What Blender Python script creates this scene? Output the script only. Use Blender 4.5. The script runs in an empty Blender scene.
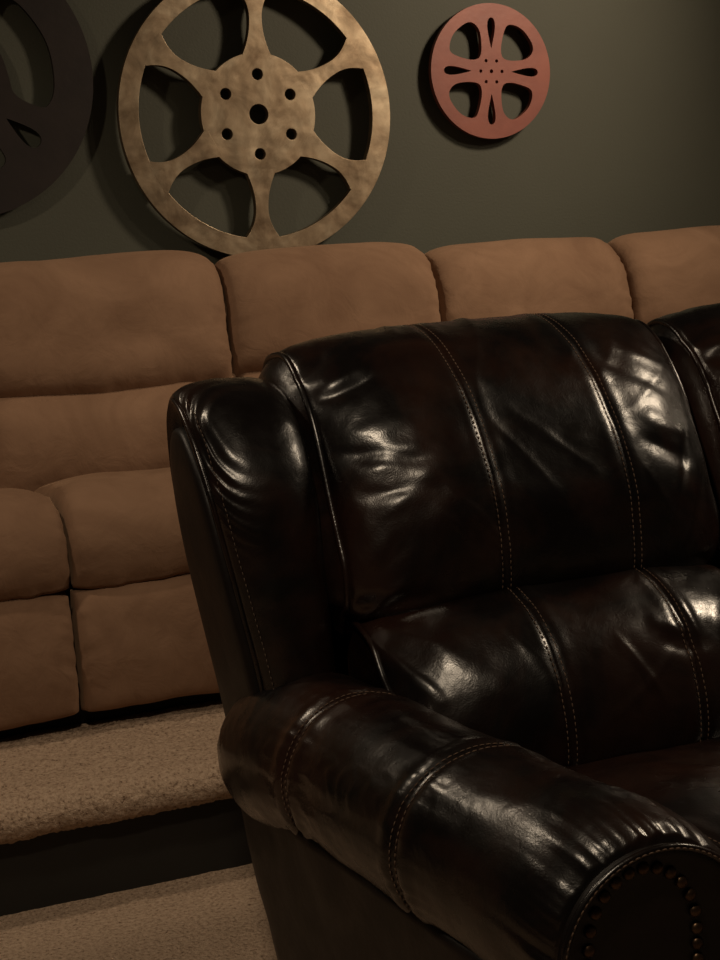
import bpy, bmesh, math, random
from math import sin, cos, pi, sqrt, exp, radians as R
from mathutils import Vector, noise, Matrix

random.seed(7)
SC = bpy.context.scene
COL = SC.collection

# ------------------------------------------------------------------ helpers
def V(*a): return Vector(a)

def link_mesh(name, verts, faces, mat, parent=None, smooth=True):
    me = bpy.data.meshes.new(name)
    me.from_pydata([tuple(v) for v in verts], [], faces)
    me.validate()
    bm = bmesh.new(); bm.from_mesh(me)
    bmesh.ops.recalc_face_normals(bm, faces=bm.faces)
    bm.to_mesh(me); bm.free()
    if smooth:
        for p in me.polygons: p.use_smooth = True
    me.materials.append(mat)
    o = bpy.data.objects.new(name, me)
    COL.objects.link(o)
    if parent: o.parent = parent
    return o

def thing(name, label, cat, loc=(0, 0, 0), group=None):
    o = bpy.data.objects.new(name, None)
    o.empty_display_size = .1
    COL.objects.link(o)
    o.location = loc
    o['label'] = label; o['category'] = cat
    if group: o['group'] = group
    return o

def at_origin(o, root):
    """mesh data was written in world coordinates: shift it into the root's frame"""
    o.data.transform(Matrix.Translation(-Vector(root.location)))
    return o

def cr(p0, p1, p2, p3, u):
    return 0.5 * ((2 * p1) + (-p0 + p2) * u + (2 * p0 - 5 * p1 + 4 * p2 - p3) * u * u
                  + (-p0 + 3 * p1 - 3 * p2 + p3) * u ** 3)

def spline(pts, n):
    """Catmull-Rom through points, resampled to n points at equal arc length"""
    P = [Vector(p) for p in pts]
    P = [P[0] * 2 - P[1]] + P + [P[-1] * 2 - P[-2]]
    fine = []
    for i in range(1, len(P) - 2):
        for k in range(24):
            fine.append(cr(P[i - 1], P[i], P[i + 1], P[i + 2], k / 24))
    fine.append(P[-2])
    d = [0]
    for a, b in zip(fine, fine[1:]): d.append(d[-1] + (b - a).length)
    out = []; j = 0
    for i in range(n):
        t = d[-1] * i / (n - 1)
        while j < len(d) - 2 and d[j + 1] < t: j += 1
        u = (t - d[j]) / max(1e-9, d[j + 1] - d[j])
        out.append(fine[j].lerp(fine[j + 1], min(1, max(0, u))))
    return out

def sval(vals, s):
    """smooth 1-D interpolation of evenly spaced values"""
    n = len(vals) - 1
    x = min(max(s, 0), 1) * n
    i = min(int(x), n - 1); u = x - i
    g = lambda k: vals[min(max(k, 0), n)]
    return cr(g(i - 1), g(i), g(i + 1), g(i + 2), u)

def grid_faces(nr, nc, closed=False, off=0):
    f = []
    for r in range(nr - 1):
        for c in range(nc if closed else nc - 1):
            c2 = (c + 1) % nc
            f.append((off + r * nc + c, off + r * nc + c2, off + (r + 1) * nc + c2, off + (r + 1) * nc + c))
    return f

def fbm(p, o=4): return noise.fractal(p, 1.0, 2.0, o)

def ridge(p):
    return 1 - abs(noise.noise(p)) * 2

def smooth01(x):
    x = min(max(x, 0), 1); return x * x * (3 - 2 * x)

def tube(pts, r, n=8):
    """tube along points, capped; returns verts, faces"""
    vs = []; fs = []
    m = len(pts)
    up = V(0.13, .21, 1).normalized()
    for i, p in enumerate(pts):
        t = (pts[min(i + 1, m - 1)] - pts[max(i - 1, 0)])
        if t.length < 1e-9: t = V(0, 0, 1)
        t.normalize()
        a = t.cross(up)
        if a.length < .05: a = t.cross(V(1, 0, 0))
        a.normalize(); b = t.cross(a)
        rr = r(i / (m - 1)) if callable(r) else r
        for k in range(n):
            an = 2 * pi * k / n
            vs.append(p + a * (rr * cos(an)) + b * (rr * sin(an)))
    fs = grid_faces(m, n, True)
    fs.append(tuple(range(n))[::-1]); fs.append(tuple((m - 1) * n + k for k in range(n)))
    return vs, fs

def merge(parts):
    vs = []; fs = []
    for v, f in parts:
        o = len(vs); vs += v; fs += [tuple(o + i for i in q) for q in f]
    return vs, fs

def stitch_row(pts, nrm, dash=.0060, gap=.0026, r=.0008):
    """a row of short thread dashes lying along a polyline"""
    d = [0]
    for a, b in zip(pts, pts[1:]): d.append(d[-1] + (b - a).length)
    def P(t):
        for i in range(len(d) - 1):
            if d[i + 1] >= t:
                u = (t - d[i]) / max(1e-9, d[i + 1] - d[i])
                return pts[i].lerp(pts[i + 1], u) + nrm[i] * .0006
        return pts[-1]
    t = 0; parts = []
    while t + dash < d[-1]:
        a, m, b = P(t), P(t + dash / 2), P(t + dash)
        parts.append(tube([a, m, b], lambda q: r * (1 if .2 < q < .8 else .6), 5))
        t += dash + gap
    return merge(parts)

def box(name, lo, hi, mat, parent=None, bev=.01, seg=3):
    bm = bmesh.new()
    bmesh.ops.create_cube(bm, size=1)
    for v in bm.verts:
        v.co = V(*[(lo[i] + hi[i]) / 2 + v.co[i] * (hi[i] - lo[i]) for i in range(3)])
    if bev: bmesh.ops.bevel(bm, geom=bm.edges[:], offset=bev, segments=seg, profile=.5, affect='EDGES')
    me = bpy.data.meshes.new(name); bm.to_mesh(me); bm.free()
    for p in me.polygons: p.use_smooth = bool(bev)
    me.materials.append(mat)
    o = bpy.data.objects.new(name, me); COL.objects.link(o)
    if parent: o.parent = parent
    return o

# ------------------------------------------------------------------ materials
def mat(name):
    m = bpy.data.materials.new(name); m.use_nodes = True
    nt = m.node_tree
    b = nt.nodes['Principled BSDF']
    return m, nt, b

def N(nt, t, **kw):
    n = nt.nodes.new(t)
    for k, v in kw.items():
        if k in n.inputs: n.inputs[k].default_value = v
        else: setattr(n, k, v)
    return n

def coords(nt, scale=(1, 1, 1)):
    tc = N(nt, 'ShaderNodeTexCoord'); mp = N(nt, 'ShaderNodeMapping')
    mp.inputs['Scale'].default_value = scale
    nt.links.new(tc.outputs['Object'], mp.inputs['Vector'])
    return mp.outputs['Vector']

def ntex(nt, vec, scale, detail=4, rough=.55, dist=0):
    n = N(nt, 'ShaderNodeTexNoise', Scale=scale, Detail=detail, Roughness=rough, Distortion=dist)
    nt.links.new(vec, n.inputs['Vector'])
    return n.outputs['Fac']

def ramp(nt, fac, stops):
    r = N(nt, 'ShaderNodeValToRGB')
    e = r.color_ramp.elements
    while len(e) < len(stops): e.new(.5)
    for el, (p, c) in zip(e, stops):
        el.position = p; el.color = (*c, 1) if len(c) == 3 else c
    nt.links.new(fac, r.inputs['Fac'])
    return r.outputs['Color']

def bump(nt, b, hs):
    """hs: list of (height socket, strength, distance)"""
    prev = None
    for h, s, d in hs:
        n = N(nt, 'ShaderNodeBump', Strength=s, Distance=d)
        nt.links.new(h, n.inputs['Height'])
        if prev: nt.links.new(prev, n.inputs['Normal'])
        prev = n.outputs['Normal']
    nt.links.new(prev, b.inputs['Normal'])

def leather_mat(name, lo, hi, r0, r1, spec=.55):
    m, nt, b = mat(name)
    v = coords(nt)
    big = ntex(nt, v, 5.0, 4, .6, .6)
    c = ramp(nt, big, [(.42, lo), (.74, hi)])
    nt.links.new(c, b.inputs['Base Color'])
    rr = ramp(nt, ntex(nt, v, 11, 4, .6, .3), [(.3, (r0,) * 3), (.75, (r1,) * 3)])
    nt.links.new(rr, b.inputs['Roughness'])
    b.inputs['Specular IOR Level'].default_value = spec
    vo = N(nt, 'ShaderNodeTexVoronoi', Scale=420.0); nt.links.new(v, vo.inputs['Vector'])
    cr_ = ntex(nt, v, 55, 5, .65, 1.2)
    bump(nt, b, [(ntex(nt, v, 9, 3, .5, .8), .12, .012), (cr_, .12, .004), (vo.outputs['Distance'], .07, .0012)])
    return m

M = {}
M['leather'] = leather_mat('brown_leather', (.0030, .0018, .0015), (.022, .0088, .0052), .21, .36, .6)
M['leather_matte'] = leather_mat('worn_brown_leather', (.0042, .0025, .002), (.0085, .0044, .003), .42, .56, .3)

def suede():
    m, nt, b = mat('tan_suede'); v = coords(nt)
    big = ntex(nt, v, 4.5, 4, .6, 1.0)
    c = ramp(nt, big, [(.28, (.185, .106, .066)), (.5, (.228, .135, .085)), (.72, (.275, .166, .106))])
    nt.links.new(c, b.inputs['Base Color'])
    b.inputs['Roughness'].default_value = .92
    b.inputs['Specular IOR Level'].default_value = .12
    b.inputs['Sheen Weight'].default_value = .22
    b.inputs['Sheen Roughness'].default_value = .45
    b.inputs['Sheen Tint'].default_value = (.75, .5, .32, 1)
    bump(nt, b, [(ntex(nt, v, 14, 4, .55, .6), .35, .014), (ntex(nt, v, 500, 2), .12, .002)])
    return m
M['suede'] = suede()

def plain(name, col, rough=.6, metal=0, bs=None, col2=None, sc=6):
    m, nt, b = mat(name); v = coords(nt)
    c2 = col2 or tuple(x * .75 for x in col)
    c = ramp(nt, ntex(nt, v, sc, 5, .6), [(.33, c2), (.68, col)])
    nt.links.new(c, b.inputs['Base Color'])
    b.inputs['Roughness'].default_value = rough
    b.inputs['Metallic'].default_value = metal
    if bs: bump(nt, b, [(ntex(nt, v, bs[0], 4), bs[1], bs[2])])
    return m

M['wall'] = plain('olive_wall_paint', (.062, .0635, .0455), .72, 0, (130, .18, .004), (.057, .0575, .041), 2)
M['black_trim'] = plain('black_painted_riser', (.013, .0125, .0105), .6, 0, (60, .1, .002))
M['thread'] = plain('brown_thread', (.12, .07, .042), .8, 0, None, (.075, .043, .026), 60)
M['dark_thread'] = plain('dark_thread', (.08, .05, .032), .8, 0, None, (.05, .03, .02), 60)
M['black_cloth'] = plain('black_dust_cover', (.008, .007, .006), .9)
M['nail'] = plain('antique_nailhead', (.1, .062, .035), .38, .85, (90, .2, .001), (.05, .03, .018), 60)
M['red'] = plain('red_painted_metal', (.235, .066, .043), .5, .1, (45, .18, .003), (.18, .048, .033), 9)
M['dark_metal'] = plain('dark_bronze_metal', (.026, .018, .016), .5, .3, (40, .15, .003), (.018, .013, .012), 7)
M['spacer'] = plain('black_bracket', (.01, .01, .01), .6)

def brass():
    m, nt, b = mat('aged_brass'); v = coords(nt)
    c = ramp(nt, ntex(nt, v, 9, 6, .65, .5), [(.28, (.15, .10, .062)), (.5, (.30, .225, .15)), (.72, (.47, .38, .27))])
    nt.links.new(c, b.inputs['Base Color'])
    rr = ramp(nt, ntex(nt, v, 16, 4), [(.3, (.40,) * 3), (.7, (.58,) * 3)])
    nt.links.new(rr, b.inputs['Roughness'])
    b.inputs['Metallic'].default_value = .95
    bump(nt, b, [(ntex(nt, v, 13, 2, .5), .28, .012), (ntex(nt, v, 160, 3), .06, .002)])
    return m
M['brass'] = brass()

def carpet():
    m, nt, b = mat('beige_carpet'); v = coords(nt)
    sp = ntex(nt, v, 125, 4, .75)
    c = ramp(nt, sp, [(.32, (.15, .095, .06)), (.44, (.49, .35, .25)), (.66, (.66, .50, .37))])
    nt.links.new(c, b.inputs['Base Color'])
    b.inputs['Roughness'].default_value = .95
    b.inputs['Specular IOR Level'].default_value = .1
    bump(nt, b, [(ntex(nt, v, 90, 4, .7), 1.0, .014)])
    return m
M['carpet'] = carpet()

# ------------------------------------------------------------------ camera
f_px = 1601.5
cam = bpy.data.cameras.new('camera'); co = bpy.data.objects.new('camera', cam); COL.objects.link(co)
pit, yaw, rol = .1601, .3710, -.0615
F = V(sin(yaw) * cos(pit), cos(yaw) * cos(pit), -sin(pit))
Rr = V(cos(yaw), -sin(yaw), 0); U = Rr.cross(F)
R2 = Rr * cos(rol) + U * sin(rol); U2 = -Rr * sin(rol) + U * cos(rol)
mw = Matrix((R2, U2, -F)).transposed().to_4x4()
mw.translation = V(-1.2118, -4.2861, 1.3021)
co.matrix_world = mw
cam.sensor_fit = 'VERTICAL'; cam.sensor_height = 36; cam.lens = 36 * f_px / 960
cam.clip_start = .05
SC.camera = co

# ------------------------------------------------------------------ setting
def struct(o, **k):
    o['kind'] = 'structure'; return o

struct(box('wall_back', (-3.4, 0, 0), (4.2, .1, 2.55), M['wall'], None, 0))

def carpet_sheet(name, rows, x0, x1, amp, fine=(-1.25, .05), dx=.005):
    """carpet surface: rows = list of (y,z,ny,nz); dense pile relief inside the fine x-range"""
    xs = [x0]
    x = x0
    while x < x1:
        x += dx if fine[0] <= x < fine[1] else min(.25, max(dx, (fine[0] - x) if x < fine[0] else .25))
        xs.append(min(x, x1))
    vs = []
    for (y, z, ny, nz) in rows:
        for x in xs:
            p = V(x * 95, y * 95, z * 95)
            d = amp * (noise.noise(p) * .6 + noise.noise(p * 2.3) * .5) + amp * .9 * noise.noise(V(x * 16, y * 16, z * 16))
            vs.append(V(x, y + ny * d, z + nz * d))
    return link_mesh(name, vs, grid_faces(len(rows), len(xs)), M['carpet'])

# lower floor
rows = [(-6.2, 0, 0, 1), (-4.5, 0, 0, 1), (-3.2, 0, 0, 1), (-2.4, 0, 0, 1)]
y = -1.9
while y < -1.236: rows.append((y, 0, 0, 1)); y += .006
rows.append((-1.22, 0, 0, 1))
struct(carpet_sheet('floor', rows, -3.4, 4.2, .0022))
# raised platform: top, then rolled nosing
rows = [(0, .243, 0, 1), (-.5, .243, 0, 1), (-.82, .243, 0, 1)]
y = -.83
while y > -1.235: rows.append((y, .243, 0, 1)); y -= .0055
for k in range(22):
    a = pi / 2 + (pi * 1.06) * k / 21
    rows.append((-1.242 + .058 * cos(a), .198 + .045 * sin(a), cos(a), sin(a)))
pl = struct(carpet_sheet('floor_platform', rows, -3.4, 4.2, .0055))
box('trim_1', (-3.4, -1.242, 0), (4.2, -.02, .19), M['black_trim'], None, 0)['kind'] = 'structure'

# ------------------------------------------------------------------ cushions
class Cushion:
    """soft upholstered shape: a YZ profile swept across x, puffed along its normal,
    with the sides turned back (box edge) so that it has real depth"""
    def __init__(s, path, xl, xr, B, ns=80, nt=80, edge=(3.0, .55), skirt=.07, puff=(.0, .0), seams=(), wr=None,
                 tt=None, seamdip=.0024, inset=0.0):
        s.ns, s.nt = ns, nt
        pts = spline([V(0, a, b) for a, b in path], ns)
        s.P = pts; s.Nn = []
        for i in range(ns):
            t = pts[min(i + 1, ns - 1)] - pts[max(i - 1, 0)]; t.normalize()
            s.Nn.append(V(0, t.z, -t.y))
        for _ in range(3):
            s.Nn = [(s.Nn[max(i - 1, 0)] + s.Nn[i] + s.Nn[min(i + 1, ns - 1)]).normalized() for i in range(ns)]
        s.xl = xl if callable(xl) else (lambda q: xl)
        s.xr = xr if callable(xr) else (lambda q: xr)
        s.inset = inset; s.B, s.edge, s.skirt, s.puff, s.seams, s.wr, s.tt, s.dip = B, edge, skirt, puff, seams, wr, tt, seamdip

    def pt(s, a, t, lift=0.0, wr=True):
        x = a * (s.ns - 1); i = min(int(x), s.ns - 2); u = x - i
        p = s.P[i].lerp(s.P[i + 1], u); n = s.Nn[i].lerp(s.Nn[i + 1], u)
        w = abs(2 * t - 1)
        e = max(0, 1 - w ** s.edge[0]) ** s.edge[1]
        b = e * (sval(s.B, a) if not callable(s.B) else s.B(a, t))
        X = s.xl(a) * (1 - t) + s.xr(a) * t
        for q in s.seams:
            d = (t - q) * (s.xr(a) - s.xl(a))
            b -= s.dip * exp(-(d / .007) ** 2)
            b += s.dip * .6 * exp(-((abs(d) - .017) / .012) ** 2)
        if s.tt: b += s.tt(a, t)
        P = V(X, p.y, p.z) + n * b
        if wr and s.wr: P = P + n * s.wr(a, t, P)
        return P + n * lift

    def mesh(s):
        ns, nt = s.ns, s.nt
        K = 7
        vs = []
        cols = nt + 2 * K
        for i in range(ns):
            a = i / (ns - 1)
            L = s.pt(a, 0, wr=False); Rt = s.pt(a, 1, wr=False); n = s.Nn[i]
            row = []
            for k in range(K, 0, -1):
                u = k / K
                row.append(L - n * (s.skirt * u) - V(1, 0, 0) * (s.puff[0] * sin(pi * min(1, u * .95)) - s.inset * sqrt(u)))
            for j in range(nt):
                row.append(s.pt(a, .5 - .5 * cos(pi * (j / (nt - 1)) ) if False else j / (nt - 1)))
            for k in range(1, K + 1):
                u = k / K
                row.append(Rt - n * (s.skirt * u) + V(1, 0, 0) * (s.puff[1] * sin(pi * min(1, u * .95))))
            vs += row
        fs = grid_faces(ns, cols)
        # close top and bottom ends towards the inside
        for i, sg in ((0, -1), (ns - 1, 1)):
            base = len(vs); n = s.Nn[i]
            for c in range(cols):
                v = vs[i * cols + c]
                q = s.P[i] - n * s.skirt
                vs.append(V(v.x, q.y, q.z))
            for c in range(cols - 1):
                fs.append((i * cols + c, i * cols + c + 1, base + c + 1, base + c))
        # back
        b0 = len(vs) - 2 * cols; b1 = b0 + cols
        for c in range(cols - 1):
            fs.append((b0 + c, b0 + c + 1, b1 + c + 1, b1 + c))
        return vs, fs

    def line(s, t, a0=0, a1=1, n=160, lift=0.0, off=0.0):
        pts = []; nr = []
        for k in range(n):
            a = a0 + (a1 - a0) * k / (n - 1)
            w = s.xr(a) - s.xl(a)
            pts.append(s.pt(a, min(1, max(0, t + off / w)), lift))
            i = int(a * (s.ns - 1)); nr.append(s.Nn[i])
        return pts, nr

    def build(s, name, m, parent):
        v, f = s.mesh()
        return link_mesh(name, v, f, m, parent)

def add_seam(cu, t, parent, a0=.03, a1=.97, off=.0065, lift=.0004, m=None):
    parts = []
    for sg in (-1, 1):
        p, n = cu.line(t, a0, a1, 220, lift, sg * off)
        parts.append(stitch_row(p, n))
    v, f = merge(parts)
    return link_mesh('stitching', v, f, m or M['thread'], parent)

def add_piping(pts, parent, r=.0048, m=None):
    v, f = tube(pts, r, 8)
    return link_mesh('piping', v, f, m or M['leather'], parent)

# ------------------------------------------------------------------ tan suede sofa
sofa = thing('suede_sofa', 'long tan suede recliner sofa on the raised carpeted platform against the wall', 'sofa', (.57, -.6, .243))

def tan_wr(seed, amp=.006):
    def w(a, t, P):
        q = V(P.x * 4 + seed, P.y * 4, P.z * 4)
        d = amp * fbm(q, 3)
        ed = min(t, 1 - t)
        d += .011 * exp(-ed / .035) * noise.noise(V(seed, P.z * 40 + P.y * 40, ed * 5))
        e2 = min(a, 1 - a)
        d += .006 * exp(-e2 / .06) * noise.noise(V(P.x * 26, seed, e2 * 5))
        return d
    return w

gapb = [-1.21, -.655, -.022, .562, 1.143, 1.72]
gap = [-1.16, -.578, -.022, .562, 1.143, 1.72]
topz = [1.262, 1.255, 1.243, 1.222, 1.222]
for k in range(5):
    x0, x1 = gap[k] + .003, gap[k + 1] - .003
    b0, b1 = gapb[k] + .003, gapb[k + 1] - .003
    dz = topz[k] - 1.262 - .004
    # upper back pillow
    up = [(-.19, 1.06), (-.19, 1.15), (-.215, 1.195 + dz), (-.275, 1.218 + dz), (-.34, 1.195 + dz), (-.385, 1.13 + dz * .6), (-.41, 1.04), (-.43, .97), (-.42, .925)]
    cu = Cushion(up, (lambda a, x0=b0: x0 - .012 * smooth01((a - .4) / .5)), (lambda a, x1=b1: x1 - .012 * smooth01((a - .4) / .5)), [.0, .03, .045, .05, .052, .052, .05, .045, .02], 70, 70, (7, .5), .10, wr=tan_wr(k * 3.1),
                 tt=lambda a, t, k=k: -.02 * smooth01((a - .75) / .25) * smooth01((.5 - t) / .5) + .0)
    cu.build('back_pillow', M['suede'], sofa)
    # lower back
    lo = [(-.36, .965), (-.40, .945), (-.438, .905), (-.475, .86), (-.485, .78), (-.48, .70)]
    Cushion(lo, b0, b1, [.0, .018, .03, .035, .03, .015], 50, 60, (7, .5), .10, wr=tan_wr(k * 5.3 + 20)).build('lower_back_cushion', M['suede'], sofa)
    # seat cushion
    se = [(-.44, .70), (-.55, .712), (-.70, .725), (-.83, .732), (-.90, .715), (-.935, .67), (-.945, .605), (-.925, .562)]
    Cushion(se, x0 - .004, x1 - .006, [.0, .025, .035, .04, .04, .035, .025, .01], 70, 70, (7, .5), .10, wr=tan_wr(k * 7.7 + 40, .008)).build('seat_cushion', M['suede'], sofa)
    # footrest panel
    fo = [(-.90, .558), (-.935, .546), (-.95, .505), (-.957, .43), (-.955, .355), (-.94, .297), (-.90, .284)]
    Cushion(fo, x0 - .006, x1 - .012, [.0, .012, .018, .02, .018, .014, .0], 50, 60, (7, .5), .06, wr=tan_wr(k * 2.9 + 60, .008)).build('footrest', M['suede'], sofa)
# end arms, frame and back
for sx, nm in ((gap[0], -1), (gap[-1], 1)):
    ar = [(-.25, .45), (-.28, .78), (-.36, .86), (-.60, .87), (-.84, .85), (-.93, .79), (-.945, .62), (-.945, .45), (-.94, .31)]
    xa, xb = (sx - .2, sx - .004) if nm < 0 else (sx + .004, sx + .2)
    Cushion(ar, xa, xb, [.0, .02, .03, .035, .035, .03, .02, .012, .0], 60, 40, (4, .5), .12, wr=tan_wr(80 + nm)).build('arm', M['suede'], sofa)
box('frame', (gap[0] - .19, -.87, .243), (gap[-1] + .19, -.14, .66), M['black_cloth'], sofa, .01)
box('back_panel', (gap[0] - .01, -.38, .60), (gap[-1] + .01, -.13, 1.13), M['suede'], sofa, .03)
for o in list(sofa.children): at_origin(o, sofa)

# ------------------------------------------------------------------ leather sofa
ls = thing('leather_sofa', 'dark brown leather recliner sofa with rolled nailhead-trimmed arm in the foreground', 'sofa', (.2, -2.4, 0))
L = M['leather']

# creases pressed into the leather: x, z start and end on the cushion, depth, half width
HF = [(-.415, 1.05, -.34, 1.075, -.013, .010), (-.41, 1.065, -.335, 1.095, .008, .012), (-.43, 1.075, -.385, 1.115, -.010, .009),
      (-.40, 1.00, -.30, 1.02, .006, .014), (-.41, .975, -.31, .965, -.006, .010), (-.39, .95, -.29, 1.00, .006, .016), (-.40, .92, -.31, .93, -.005, .010), (-.37, .90, -.29, .955, .006, .014),
      (-.285, .92, -.20, .82, .0035, .007), (-.30, .89, -.23, .81, .003, .006), (-.19, 1.00, -.12, .90, .003, .008), (-.15, 1.01, -.06, .93, .003, .008),
      (.05, .955, .125, .915, -.009, .012), (.06, .985, .135, .95, .006, .014), (.13, .945, .055, .80, -.005, .007), (.155, .90, .10, .79, -.004, .008),
      (.03, 1.07, .14, 1.01, -.005, .010), (.04, 1.10, .15, 1.05, .005, .010), (.03, .92, .07, .84, .004, .010),
      (-.42, .745, -.36, .80, .009, .010), (-.42, .765, -.33, .775, -.008, .010), (-.41, .80, -.36, .86, -.004, .010), (-.37, .755, -.29, .765, .006, .010)]
LF = [(-.425, .72, -.375, .66, .010, .010), (-.425, .695, -.385, .62, -.008, .010), (-.42, .74, -.34, .72, .006, .012), (-.36, .72, -.28, .66, .004, .018),
      (-.25, .73, -.215, .66, .004, .010), (-.10, .70, -.06, .63, .005, .006), (-.04, .72, .0, .70, .006, .012), (-.03, .69, .04, .68, -.006, .010), (.02, .74, .03, .66, .004, .008),
      (.08, .70, .17, .74, .009, .012), (.08, .67, .17, .68, -.008, .012), (.09, .64, .17, .62, .006, .012)]

def lea_wr(seed, amp=.003, fold=.003, edge=.006, el=.07, folds=(), fx=0.0):
    def w(a, t, P):
        q = V(P.x * 5 + seed, P.y * 5, P.z * 5)
        d = amp * fbm(q, 4)
        # long soft drag folds running across the panel
        u = P.x * .8 + P.z * .55; v_ = P.x * -.55 + P.z * .8
        g = noise.noise(V(u * 3.0 + seed, v_ * 15.0, seed * .7))
        m = smooth01(noise.noise(V(P.x * 3.1, P.z * 3.1, seed + 9)) * 1.4 + .25)
        d += fold * m * (max(0, 1 - abs(g) * 4.5)) ** 1.5
        ed = min(t, 1 - t)
        for (ax, az, bx, bz, am, wd) in folds:
            px_, pz_ = P.x - fx - ax, P.z - az
            lx, lz = bx - ax, bz - az
            LL = lx * lx + lz * lz
            u_ = (px_ * lx + pz_ * lz) / LL
            if -.3 < u_ < 1.3:
                dist = abs(px_ * lz - pz_ * lx) / sqrt(LL)
                dist += .006 * noise.noise(V(P.x * 22, P.z * 22, am * 900))
                if dist < wd * 3: d += .55 * am * exp(-(dist / wd) ** 2) * smooth01((u_ + .3) / .5) * smooth01((1.3 - u_) / .6)
        d += edge * exp(-ed / el) * noise.noise(V(seed, (P.z - P.y) * 22, ed * 7))
        return d
    return w

def head_path(dz=0, dy=0):
    return [(y + dy, z + dz) for y, z in [(-1.86, .98), (-1.875, 1.05), (-1.92, 1.095), (-1.985, 1.108), (-2.05, 1.078), (-2.105, 1.018), (-2.15, .93), (-2.19, .84), (-2.218, .765), (-2.195, .703)]]
lum_path = [(-2.15, .728), (-2.20, .728), (-2.255, .707), (-2.31, .662), (-2.345, .61), (-2.36, .56), (-2.355, .50)]

def seat_unit(xl, xr, seed, dz, sl, sr):
    hp = head_path(dz)
    def ht(a, t):
        # hollow pulls at the lower corners, crown at mid
        return -.03 * smooth01((a - .8) / .2) * abs(2 * t - 1) ** 3 + .012 * smooth01((a - .82) / .18) * 0
    h = Cushion(hp, xl, xr, [.0, .015, .024, .036, .055, .078, .095, .095, .065, .01], 190, 190, (3.0, .55), .085, (.028, .02), (.35, .70),
                lea_wr(seed, folds=HF, fx=xl + .432), ht)
    ho = h.build('headrest', L, ls)
    for q in (.35, .70): add_seam(h, q, ho, .12, .93)
    p, n = h.line(0, .04, 1, 120, .001); add_piping(p, ho, .0055)
    p, n = h.line(1, .04, 1, 120, .001); add_piping(p, ho, .0055)
    l = Cushion(lum_path, xl + .014, xr, [.0, .045, .075, .09, .09, .075, .05], 120, 170, (2.6, .62), .09, (.0, .02), (.35, .70), lea_wr(seed + 4, .004, .004, folds=LF, fx=xl + .432))
    lo = l.build('lumbar_cushion', L, ls)
    for q in (.35, .70): add_seam(l, q, lo, .15, .97)
    p, n = l.line(0, .1, 1, 80, .001); add_piping(p, lo, .005)
    p, n = l.line(1, .1, 1, 80, .001); add_piping(p, lo, .005)
    sp = [(-2.28, .50), (-2.40, .515), (-2.55, .522), (-2.75, .53), (-2.90, .52), (-2.985, .47), (-3.0, .38), (-2.985, .30)]
    s_ = Cushion(sp, sl, sr, [.0, .03, .04, .045, .045, .035, .02, .0], 90, 120, (3.4, .55), .12, (.0, .0), (.14, .86), lea_wr(seed + 8, .005, .004))
    so = s_.build('seat_cushion', L, ls)
    for q in (.14, .86): add_seam(s_, q, so, .05, .95)
    fp = [(-2.97, .29), (-2.995, .27), (-3.0, .20), (-2.99, .12), (-2.96, .09)]
    Cushion(fp, lambda a: sl(1) + .006, lambda a: sr(1) - .006, [.0, .012, .018, .012, .0], 30, 60, (5, .5), .06, wr=lea_wr(seed + 12)).build('footrest', L, ls)

arm_side = lambda a: -.375 + .105 * smooth01(a / .75)
seat_unit(-.432, .188, 1.0, 0, arm_side, lambda a: .213)
seat_unit(.245, .865, 17.0, -.006, lambda a: .22, lambda a: .433 - arm_side(a))

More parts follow.
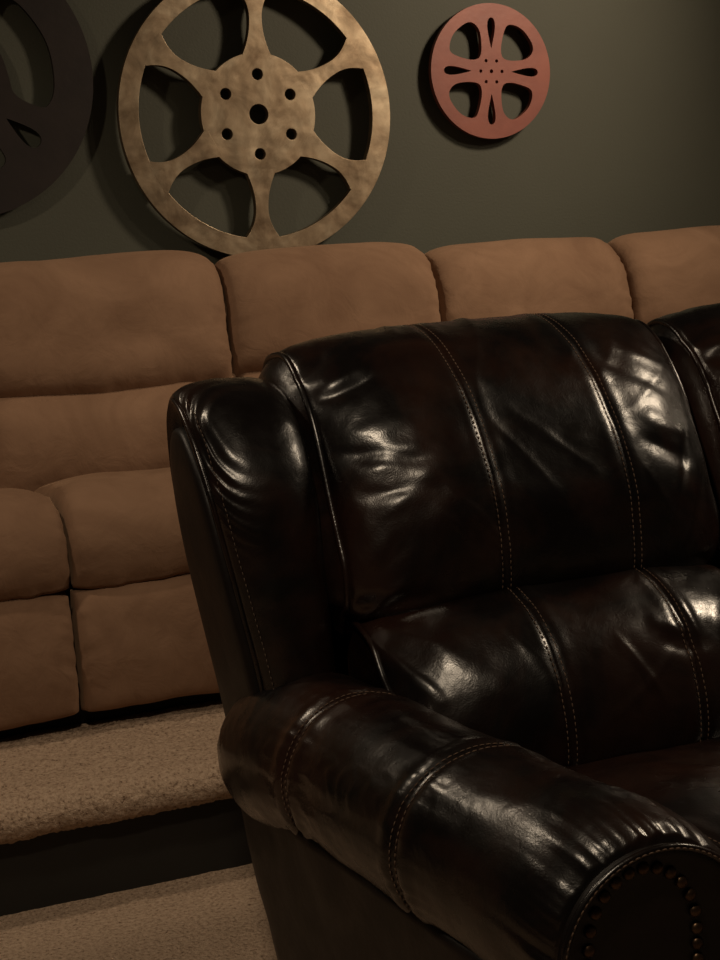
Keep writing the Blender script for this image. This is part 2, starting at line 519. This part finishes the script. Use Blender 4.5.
# wings (side bolsters of the back)
def wing(mirror=False):
    X = (lambda x: .433 - x) if mirror else (lambda x: x)
    path = [(-1.955, .52), (-1.955, .7), (-1.955, .86), (-1.955, .98), (-1.965, 1.035), (-2.0, 1.06), (-2.055, 1.042), (-2.105, .995), (-2.138, .93), (-2.155, .84), (-2.165, .74), (-2.172, .62), (-2.175, .50)]
    def xo(a): return -.612 + .066 * smooth01((abs(a - .47) - .06) / .47)
    def xi(a): return -.455 + .01 * a
    def wr(a, t, P):
        e = t
        d = .0032 * fbm(V(P.x * 9, P.y * 9, P.z * 9), 3)
        # gathered puckers along the outer seam, strongest at the top corner
        pk = exp(-e / .17) * smooth01(e / .05) * (smooth01((a - .455) / .055) * (1 - smooth01((a - .62) / .11)))
        d += .0042 * pk * sin((P.z - P.y) * 360 + 2.2 * noise.noise(V(P.z * 20, P.y * 20, 3)))
        return d
    c = Cushion(path, xo, xi, [.0, .0, .0, .005, .015, .03, .045, .045, .045, .045, .04], 230, 90, (2.6, .55), .16, (.0, .0), (), wr, inset=.03)
    if mirror:
        v, f = c.mesh(); v = [V(X(p.x), p.y, p.z) for p in v]
        o = link_mesh('wing', v, f, L, ls)
    else:
        o = c.build('wing', L, ls)
    pp, n = c.line(0, .48, .98, 200, .0012)
    pp = [V(X(p.x), p.y, p.z) for p in pp]
    add_piping(pp, o, .0042)
    rows = []
    for off in (.009,):
        p2, n2 = c.line(0, .51, .965, 200, .0008, off)
        p2 = [V(X(p.x), p.y, p.z) for p in p2]
        rows.append(stitch_row(p2, n2))
    v, f = merge(rows); link_mesh('stitching', v, f, M['dark_thread'], o)
    # outer side panel, softly padded, tucked just behind the seam
    prof = [(-1.955, .50), (-1.95, .70), (-1.955, .93), (-1.975, 1.005), (-2.02, 1.018), (-2.06, 1.0), (-2.108, .955), (-2.138, .885), (-2.156, .78), (-2.166, .66), (-2.17, .56), (-2.16, .50)]
    P = spline([V(0, a, b) for a, b in prof], 110)
    cen = V(0, -2.07, .72)
    vs = []; rings = [(1, .03), (1, .008), (.99, -.002), (.965, -.009), (.92, -.013), (.8, -.016), (.55, -.018), (.25, -.0185), (0, -.0186)]
    for (sc, dx) in rings:
        for p in P:
            q = V(0, -2.05 + (p.y + 2.05) * sc, p.z if sc > .99 else (.75 + (p.z - .75) * (1 - (1 - sc) * .35)))
            zz = smooth01((1.0 - q.z) / .6)
            xb = -.606 + .068 * zz
            vs.append(V(X(xb + dx * .55), q.y, q.z))
    fs = grid_faces(len(rings), len(P), True)
    link_mesh('wing_side_panel', vs, fs, M['leather_matte'], ls)
wing(); wing(True)

# outer back and inner body of the sofa
def leaning(name, x0, x1, y0b, y1b, y0t, y1t, z0, z1, m):
    vs = []; n = 14
    for k in range(n):
        u = k / (n - 1); z = z0 + (z1 - z0) * u
        ya = y0b + (y0t - y0b) * u; yb = y1b + (y1t - y1b) * u
        r = .03
        for (x, y) in ((x0 + r, ya), (x1 - r, ya), (x1, ya + r), (x1, yb - r), (x1 - r, yb), (x0 + r, yb), (x0, yb - r), (x0, ya + r)):
            vs.append(V(x, y, z))
    fs = grid_faces(n, 8, True); fs.append(tuple(range(8))); fs.append(tuple((n - 1) * 8 + k for k in range(8)))
    return link_mesh(name, vs, fs, m, ls, False)
leaning('back_panel', -.475, .908, -2.12, -1.98, -1.98, -1.87, .06, .99, M['leather_matte'])
box('base', (-.44, -2.93, .0), (.873, -2.06, .40), M['black_cloth'], ls, .02)

# rolled arm
def arm(mirror=False):
    X = (lambda x: .433 - x) if mirror else (lambda x: x)
    st = [(-2.035, -.495, .525, .045, .045), (-2.04, -.495, .526, .078, .072), (-2.06, -.495, .530, .102, .100), (-2.10, -.494, .535, .116, .116), (-2.16, -.493, .544, .122, .123), (-2.24, -.488, .555, .121, .120), (-2.35, -.477, .565, .117, .114),
          (-2.50, -.463, .569, .1165, .115), (-2.65, -.447, .570, .118, .117), (-2.78, -.425, .566, .121, .120), (-2.86, -.410, .562, .124, .126), (-2.915, -.400, .553, .123, .123), (-2.938, -.394, .545, .117, .117)]
    n = 190; nth = 150
    A = spline([V(y, xc, zc) for y, xc, zc, a, b in st], n)
    B = spline([V(y, a, b) for y, xc, zc, a, b in st], n)
    def pos(y, th, lift=0, wr=True):
        # interpolate by y
        lo_, hi_ = 0, n - 1
        while hi_ - lo_ > 1:
            mid = (lo_ + hi_) // 2
            if A[mid].x > y: lo_ = mid
            else: hi_ = mid
        u = (y - A[lo_].x) / (A[hi_].x - A[lo_].x + 1e-12); u = min(1, max(0, u))
        a = A[lo_].lerp(A[hi_], u)
        lo_, hi_ = 0, n - 1
        while hi_ - lo_ > 1:
            mid = (lo_ + hi_) // 2
            if B[mid].x > y: lo_ = mid
            else: hi_ = mid
        u = (y - B[lo_].x) / (B[hi_].x - B[lo_].x + 1e-12); u = min(1, max(0, u))
        b = B[lo_].lerp(B[hi_], u)
        d = lift
        for ys in (-2.352, -2.652):
            q = y - ys
            d += -.0042 * exp(-(q / .008) ** 2) + .003 * exp(-((abs(q) - .022) / .014) ** 2)
        if wr:
            c, s = cos(th), sin(th)
            d += .0028 * fbm(V(c * 1.1, s * 1.1, y * 6), 3)
            # fine drag creases across the arm near each seam
            for ys in (-2.352, -2.652):
                q = abs(y - ys)
                d += .0028 * exp(-q / .055) * noise.noise(V(th * 13, ys * 3, y * 6)) * (1 - exp(-(q / .012) ** 2))
            d += .0018 * smooth01(noise.noise(V(th * 1.3, y * 4, 5)) + .3) * ridge(V(th * 5 + y * 10, y * 30, 2.0)) ** 3
            # gathers pulled into the front piping
            g = exp(-(y + 2.935) / .040) if y > -2.95 else 1
            d += .0075 * min(1, g) * (noise.noise(V(th * 11, 1.7, y * 3)) + .5 * noise.noise(V(th * 23, 4.1, y * 3)))
        return V(X(a.y + (b.y + d) * cos(th)), y, a.z + (b.z + d) * sin(th))
    ys = [A[i].x for i in range(n)]
    vs = []
    for y in ys:
        for k in range(nth): vs.append(pos(y, 2 * pi * k / nth))
    fs = grid_faces(n, nth, True)
    fs.append(tuple(range(nth))); fs.append(tuple((n - 1) * nth + k for k in range(nth)))
    roll = link_mesh('arm_roll', vs, fs, L, ls)
    for yy in (-2.352, -2.652):
        parts = []
        for sg in (-1, 1):
            pts = [pos(yy + sg * .0065, pi * 1.45 - pi * 1.5 * k / 200, .0006) for k in range(201)]
            nr = [V(cos(pi * 1.45 - pi * 1.5 * k / 200) * (-1 if mirror else 1), 0, sin(pi * 1.45 - pi * 1.5 * k / 200)) for k in range(201)]
            parts.append(stitch_row(pts, nr))
        v, f = merge(parts); link_mesh('stitching', v, f, M['thread'], roll)
    # front scroll: piping ring, sunk panel, nails
    cx, cz, r = -.393, .541, .115
    yf = -2.950
    out = [V(X(cx - r), yf, .06)] + [V(X(cx - r + .002), yf, .2), V(X(cx - r), yf, .42)] + [V(X(cx + r * cos(a)), yf, cz + r * sin(a)) for a in [pi - pi * k / 24 for k in range(25)]] + [V(X(cx + r), yf, .42), V(X(cx + r - .002), yf, .2), V(X(cx + r), yf, .06)]
    front = None
    ins = [V(p.x, yf + .012, p.z) for p in out]
    vs = list(out) + ins
    m = len(out)
    # slightly domed face: concentric copies towards the arch's middle line
    rings = [(.0, 0), (.004, .96), (.006, .85), (.006, .6), (.006, .2)]
    vs = []
    for dy, s_ in [(.06, 1.0), (.004, 1.0), (.001, .975), (.004, .9), (.005, .6), (.005, .0)]:
        for p in out:
            zz = min(p.z, cz)
            vs.append(V(X(cx) + (p.x - X(cx)) * s_, yf + dy, zz + (p.z - zz) * s_))
    fs = grid_faces(6, m)
    front = link_mesh('arm_front_panel', vs, fs, M['leather_matte'], ls)
    pp = spline(out, 120)
    pip = add_piping([p + V(0, -.001, 0) for p in pp], front, .0042)
    dsh = stitch_row([p + V(0, -.0045, 0) for p in pp], [V(0, -1, 0)] * len(pp), .005, .003, .0010)
    link_mesh('stitching', dsh[0], dsh[1], M['thread'], front)
    # nailheads
    npts = []
    for k in range(25):
        s_ = k * .0168
        # right leg upwards, over the arch, left leg down
        leg = .12; arch = pi * .064
        if s_ < leg: q = (.064, -leg + s_)
        elif s_ < leg + arch:
            an = (s_ - leg) / .064; q = (.064 * cos(an), .076 * sin(an))
        else: q = (-.064, -(s_ - leg - arch))
        npts.append(V(X(-.411 + q[0]), yf + .0035, .561 + q[1]))
    for p in npts:
        vs = []
        for i in range(6):
            ph = pi / 2 * i / 5
            for k in range(14):
                an = 2 * pi * k / 14
                vs.append(p + V(.0072 * cos(ph) * cos(an), -.005 * sin(ph), .0072 * cos(ph) * sin(an)))
        fs = grid_faces(6, 14, True); fs.append(tuple(range(14)))
        link_mesh('nail', vs, fs, M['nail'], front)
    # outer side panel under the roll
    nz, ny = 26, 40
    vs = []
    for i in range(nz):
        u = i / (nz - 1); z = .05 + .455 * u
        yr = -2.07 - .03 * (1 - u)
        for j in range(ny):
            w = j / (ny - 1)
            y = yr + (-2.93 - yr) * w
            xo = -.526 - .066 * u + .105 * w ** 1.3 * (.55 + .45 * u) * .75
            e = min(w, .06) / .06
            bulge = .012 * sqrt(max(0, 1 - (1 - e) ** 2)) + .004 * fbm(V(y * 5, z * 5, 2), 3)
            vs.append(V(X(xo - bulge + .012), y, z))
    fs = grid_faces(nz, ny)
    k0 = len(vs)
    inner = []
    for i in range(nz):
        for j in range(ny):
            p = vs[i * ny + j]; inner.append(V(X(-.40 if j < ny - 1 else -.36), p.y, p.z))
    vs += inner
    fs += [tuple(k0 + q for q in f) for f in grid_faces(nz, ny)]
    for i in range(nz - 1):
        for j in (0, ny - 1):
            fs.append((i * ny + j, (i + 1) * ny + j, k0 + (i + 1) * ny + j, k0 + i * ny + j))
    for j in range(ny - 1):
        for i in (0, nz - 1):
            fs.append((i * ny + j, i * ny + j + 1, k0 + i * ny + j + 1, k0 + i * ny + j))
    link_mesh('arm_side_panel', vs, fs, M['leather_matte'], ls)
arm(); arm(True)

def shift_tree(o, root):
    at_origin(o, root)
    for c in o.children: at_origin(c, root)
for o in list(ls.children): shift_tree(o, ls)

# ------------------------------------------------------------------ film reels
def plate(name, outer, holes, thick, m, parent, bev=.0015):
    """flat shape in local x/z with holes, extruded towards -y"""
    cu = bpy.data.curves.new(name, 'CURVE'); cu.dimensions = '2D'; cu.fill_mode = 'BOTH'
    for loop in [outer] + holes:
        sp = cu.splines.new('POLY'); sp.points.add(len(loop) - 1)
        for p, q in zip(sp.points, loop): p.co = (q[0], q[1], 0, 1)
        sp.use_cyclic_u = True
    cu.extrude = thick / 2 - bev; cu.bevel_depth = bev; cu.bevel_resolution = 1; cu.offset = -bev
    tmp = bpy.data.objects.new('tmp', cu); COL.objects.link(tmp)
    dg = bpy.context.evaluated_depsgraph_get()
    me = bpy.data.meshes.new_from_object(tmp.evaluated_get(dg))
    me.name = name
    bpy.data.objects.remove(tmp); bpy.data.curves.remove(cu)
    me.transform(Matrix.Rotation(pi / 2, 4, 'X'))
    me.materials.clear(); me.materials.append(m)
    for p in me.polygons: p.use_smooth = False
    o = bpy.data.objects.new(name, me); COL.objects.link(o); o.parent = parent
    return o

def circ(r, n=64, c=(0, 0)): return [(c[0] + r * cos(2 * pi * k / n), c[1] + r * sin(2 * pi * k / n)) for k in range(n)]
def pol(r, a): return (r * cos(a), r * sin(a))

def spacers(root, r, n, d):
    for k in range(n):
        a = 2 * pi * (k + .5) / n
        x, z = pol(r, a)
        v, f = tube([V(x, .012, z), V(x, d, z)], .009, 12)
        link_mesh('wall_spacer', v, f, M['spacer'], root)

def big_reel():
    root = thing('film_reel', 'large brass-coloured film reel wall decoration with six spokes above the tan sofa', 'wall decoration', (.203, -.050, 1.604))
    Ro, Ri, Rh, th = .387, .333, .163, .024
    plate('rim', circ(Ro, 160), [circ(Ri, 160)], th, M['brass'], root, .0008)
    holes = [circ(.027, 32)] + [circ(.0155, 24, pol(.106, pi / 2 + k * pi / 3)) for k in range(6)]
    plate('hub', circ(Rh, 120), holes, th, M['brass'], root, .0008)
    for k in range(6):
        base = pi / 2 + k * pi / 3
        def hw(r):
            m = .255
            return .018 + (.030 * ((r - m) / (Ri - m)) ** 2 if r > m else .022 * ((m - r) / (m - Rh)) ** 2.2)
        n = 18; left = []; right = []
        for i in range(n):
            r = Rh - .010 + (Ri - Rh + .018) * i / (n - 1)
            a = math.asin(min(.95, hw(min(max(r, Rh), Ri)) / r))
            left.append(pol(r, base + a)); right.append(pol(r, base - a))
        plate('spoke', right + left[::-1], [], th + .0002, M['brass'], root, .0008)
    spacers(root, .355, 6, .0485)
    root.rotation_euler = (0, R(2.0), 0)

def petal_reel(label, loc, Rad, rot, m, thick, yoff, ry=0, wide=False):
    root = thing('film_reel', label, 'wall decoration', loc)
    win = [(.25, .655), (.38, .69), (.55, .61), (.69, .43), (.70, .30), (.60, .20), (.42, .165), (.25, .175), (.175, .24), (.17, .40)]
    if wide:
        win = [pol(r_, R(60 + a_)) for r_, a_ in [(.375, 0), (.385, 20), (.43, 35), (.56, 39.5), (.68, 37.5), (.715, 24), (.72, 0), (.715, -24), (.68, -37.5), (.56, -39.5), (.43, -35), (.385, -20)]]
    win = [V(a, b, 0) for a, b in win]
    k = len(win)
    sm = []
    for i in range(k):
        for j in range(8): 
            p = cr(win[(i - 1) % k], win[i], win[(i + 1) % k], win[(i + 2) % k], j / 8); sm.append((p.x, p.y))
    tip, end, hwid = (.335, .79, .082) if not wide else (.45, .75, .075)
    pet = []
    for i in range(48):
        a = 2 * pi * i / 48
        u = (1 - cos(a)) / 2
        x = tip + (end - tip) * u
        w = hwid * 1.25 * (u ** .9) * sqrt(max(0, 1 - u ** 4))
        pet.append((x, w if a < pi else -w))
    def tr(pts, a):
        c, s = cos(a), sin(a)
        return [((x * c - y * s) * Rad, (x * s + y * c) * Rad) for x, y in pts]
    holes = []
    nw = 3 if wide else 4
    for q in range(nw):
        holes.append(tr(sm, q * 2 * pi / nw + rot)); holes.append(tr(pet, q * 2 * pi / nw + rot))
    holes.append(circ(.26 * Rad, 48))
    plate('face', circ(Rad, 140), holes, thick, m, root, 0)
    hh = [circ(.03 * Rad, 14)] + [circ(.026 * Rad, 14, pol(.178 * Rad, q * pi / 3 + rot)) for q in range(6)]
    plate('hub', circ(.26 * Rad, 48), hh, thick, m, root, 0)
    spacers(root, .88 * Rad, 4, yoff)
    root.rotation_euler = (0, ry, 0)

big_reel()
petal_reel('small red film reel wall decoration on the wall, right of the large brass reel', (.921, -.034, 1.703), .190, 0, M['red'], .018, .0325, R(2.5))
petal_reel('dark bronze film reel wall decoration on the wall, left of the large brass reel', (-.593, -.029, 1.722), .355, R(-41), M['dark_metal'], .016, .0275, 0, True)

# ------------------------------------------------------------------ light
w = bpy.data.worlds.new('room_ambient'); SC.world = w; w.use_nodes = True
bg = w.node_tree.nodes['Background']
bg.inputs['Color'].default_value = (1.0, .8, .58, 1); bg.inputs['Strength'].default_value = .012

def lamp(name, loc, target, power, size=.16, col=(1, .80, .575), spot=None, blend=.6):
    l = bpy.data.lights.new(name, 'SPOT' if spot else 'AREA')
    l.energy = power; l.color = col
    if spot: l.spot_size = R(spot); l.spot_blend = blend; l.shadow_soft_size = size / 2
    else: l.shape = 'DISK'; l.size = size
    o = bpy.data.objects.new(name, l); COL.objects.link(o)
    o.location = loc
    o.rotation_euler = (Vector(target) - Vector(loc)).to_track_quat('-Z', 'Y').to_euler()
    return o
lamp('ceiling_lamp_wall', (1.55, -1.4, 2.45), (.6, 0, 1.85), 104, .26, spot=94, blend=1)
lamp('ceiling_lamp_left', (-1.6, -1.2, 2.45), (-1.6, -1.2, 0), 36, .10, spot=160, blend=.5)
lamp('ceiling_lamp_front', (1.95, -2.4, 2.45), (1.95, -2.4, 0), 76, .2, spot=160, blend=.5)
lamp('ceiling_lamp_middle', (-1.1, -3.3, 2.45), (-1.1, -3.3, 0), 57, .15, spot=160, blend=.5)

SC.view_settings.view_transform = 'Standard'
SC.view_settings.look = 'None'
SC.view_settings.gamma = 1
SC.view_settings.use_curve_mapping = False
SC.view_settings.exposure = 0.0
